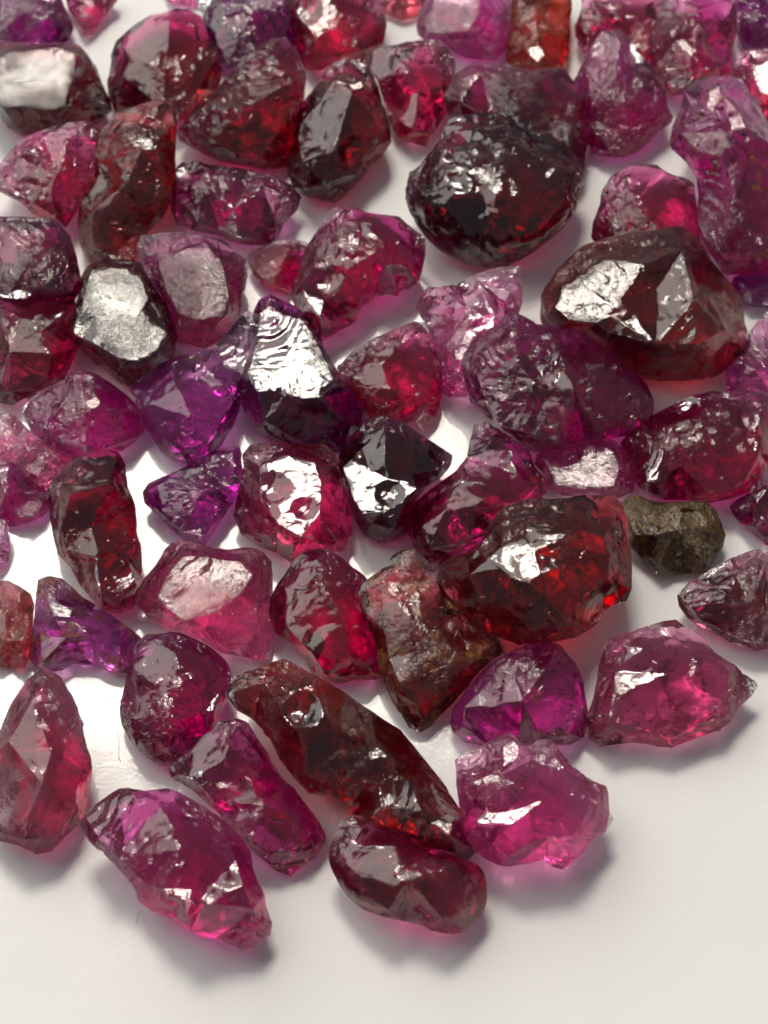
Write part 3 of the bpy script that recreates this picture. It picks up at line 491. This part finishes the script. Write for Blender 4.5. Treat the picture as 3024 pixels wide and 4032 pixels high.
st('J', [(840,410),(880,350),(960,280),(1040,240),(1080,190),(1150,170),(1210,190),(1260,270),(1330,370),(1410,470),(1490,580),(1550,660),(1590,740),(1540,830),(1480,870),(1420,920),(1340,890),(1260,820),(1200,770),(1130,700),(1070,620),(980,550),(900,490),(850,450)], 'elongated raspberry block with white diagonal scratches', 'rasp', dens=.9, rip=((1500,1300,1100,110,.018),))
st('J', [(410,690),(430,640),(490,590),(560,540),(630,500),(690,510),(780,505),(880,520),(950,560),(1040,630),(1120,690),(1190,770),(1230,840),(1250,930),(1280,1010),(1290,1080),(1320,1150),(1310,1210),(1260,1255),(1190,1280),(1110,1275),(1030,1240),(930,1190),(840,1130),(740,1090),(690,1050),(680,1000),(620,930),(530,850),(450,760)], 'large hot pink oblong stone with shell-like ripples and a white slit', 'rasp', dens=.6, scoops=7, top=[(800,995),(900,990),(1020,1010),(1000,1060),(900,1050),(830,1030)], rip=((330,420,620,75,.018),), base=.17)
st('K', [(130,820),(160,740),(190,670),(240,650),(300,670),(360,710),(450,740),(560,780),(660,800),(740,840),(800,860),(855,890),(880,970),(880,1050),(860,1110),(800,1170),(730,1220),(650,1215),(590,1170),(500,1150),(400,1130),(310,1100),(240,1050),(180,970),(140,890)], 'rounded rose red stone with one dark end lying before the long stone', 'rose', dens=1.0, rounding=1, H=.40, base=.2)
st('K', [(755,420),(750,370),(800,340),(880,300),(960,260),(1020,245),(1060,290),(1110,300),(1160,270),(1220,270),(1270,340),(1330,400),(1400,440),(1460,480),(1475,540),(1480,620),(1500,650),(1460,710),(1390,770),(1330,830),(1260,890),(1200,870),(1170,840),(1090,860),(1000,875),(900,860),(830,810),(780,720),(775,600),(760,500)], 'clear lilac crystal cluster with stepped faces and rusty specks', 'lilac', dens=.85, stain=.12, top=[(840,660),(890,620),(1000,620),(1030,680),(930,690),(850,700)], scoops=5, tops=[[(970,290),(1020,265),(1050,300),(1040,360),(980,390)],[(820,470),(900,430),(960,440),(930,480),(850,490)]], base=.2, pts=((1170,560,1.0),(1310,560,1.05),(1320,740,1.0),(1190,740,1.05),(1420,560,.6)))
for i, (a, k) in enumerate(STONES):
    stone(i + 1, *a, **k)
# ------------------------------------------------------------------ lint and dust on the plate
def on_plate(px, py, z=0.0):
    r = ray(np.array(float(px)), np.array(float(py))); return CAM + r * ((z - CAM[2]) / r[2])
def plain(name, col, rough=0.6):
    m, n = nt(name); o = N(n, 'ShaderNodeOutputMaterial'); g = N(n, 'ShaderNodeBsdfPrincipled'); n.links.new(g.outputs[0], o.inputs['Surface'])
    z = N(n, 'ShaderNodeTexNoise'); z.inputs['Scale'].default_value = 3000
    n.links.new(ramp(n, z.outputs['Fac'], 0.3, 0.7, tuple(0.8 * c for c in col) + (1,), tuple(col) + (1,)), g.inputs['Base Color']); g.inputs['Roughness'].default_value = rough; return m
def fibre(points, label, col):
    P = [on_plate(*p) for p in points]; P = [np.array([q[0], q[1], 0.00008 + 0.0002 * math.sin(math.pi * i / (len(P) - 1)) ** 2]) for i, q in enumerate(P)]
    Q = []
    for i in range(len(P) - 1):
        a, b, c2, d2 = P[max(i - 1, 0)], P[i], P[i + 1], P[min(i + 2, len(P) - 1)]
        for t in np.linspace(0, 1, 6, endpoint=(i == len(P) - 2)):
            Q.append(0.5 * ((2 * b) + (c2 - a) * t + (2 * a - 5 * b + 4 * c2 - d2) * t * t + (3 * b - a - 3 * c2 + d2) * t ** 3))
    V = []; F = []; k = 6
    for i, q in enumerate(Q):
        t = Q[min(i + 1, len(Q) - 1)] - Q[max(i - 1, 0)]; t /= np.linalg.norm(t); s_ = np.cross(t, [0, 0, 1.0]); s_ /= np.linalg.norm(s_); u = np.cross(s_, t)
        for j in range(k):
            a = 6.2832 * j / k; V.append(tuple(q + 0.000013 * (math.cos(a) * s_ + math.sin(a) * u)))
    for i in range(len(Q) - 1):
        for j in range(k): F.append((i * k + j, i * k + (j + 1) % k, (i + 1) * k + (j + 1) % k, (i + 1) * k + j))
    F += [tuple(range(k))[::-1], tuple(range((len(Q) - 1) * k, len(Q) * k))]
    me = bpy.data.meshes.new('lint_fibre'); me.from_pydata(V, [], F); me.materials.append(plain('lint', col))
    o = bpy.data.objects.new('lint_fibre', me); COL.objects.link(o); o['label'] = label; o['category'] = 'fibre'
fibre([(462, 2880), (470, 2930), (468, 2985), (476, 3000)], 'fine curled grey hair beside the rounded purple red stone', (0.30, 0.30, 0.30))
fibre([(536, 3640), (546, 3612), (556, 3588)], 'tiny dark hair on bare plate below the large hot pink stone', (0.12, 0.12, 0.13))
fibre([(30, 2725), (40, 2750), (48, 2742), (52, 2765)], 'curled pale hair on the plate above the dusty rose teardrop', (0.75, 0.75, 0.75))
# grains of dust
rd = random.Random(5); V = []; F = []
for _ in range(420):
    p = on_plate(rd.uniform(0, 3024), rd.uniform(2300, 4032) if rd.random() < .8 else rd.uniform(0, 4032)); s_ = 0.000014 * (1 + 1.6 * rd.random() ** 4); b = len(V)
    for dx, dy, dz in ((1, 0, 0), (-1, 0, 0), (0, 1, 0), (0, -1, 0), (0, 0, 1), (0, 0, -1)):
        V.append((p[0] + dx * s_ * rd.uniform(.6, 1.5), p[1] + dy * s_ * rd.uniform(.6, 1.5), 0.00003 + dz * s_ * .9))
    F += [(b, b + 2, b + 4), (b + 2, b + 1, b + 4), (b + 1, b + 3, b + 4), (b + 3, b, b + 4), (b + 2, b, b + 5), (b + 1, b + 2, b + 5), (b + 3, b + 1, b + 5), (b, b + 3, b + 5)]
me = bpy.data.meshes.new('dust'); me.from_pydata(V, [], F); me.materials.append(plain('dust', (0.85, 0.82, 0.80), 0.2))
o = bpy.data.objects.new('dust', me); COL.objects.link(o); o['label'] = 'fine pale dust grains scattered over the white plate'; o['category'] = 'dust'; o['kind'] = 'stuff'
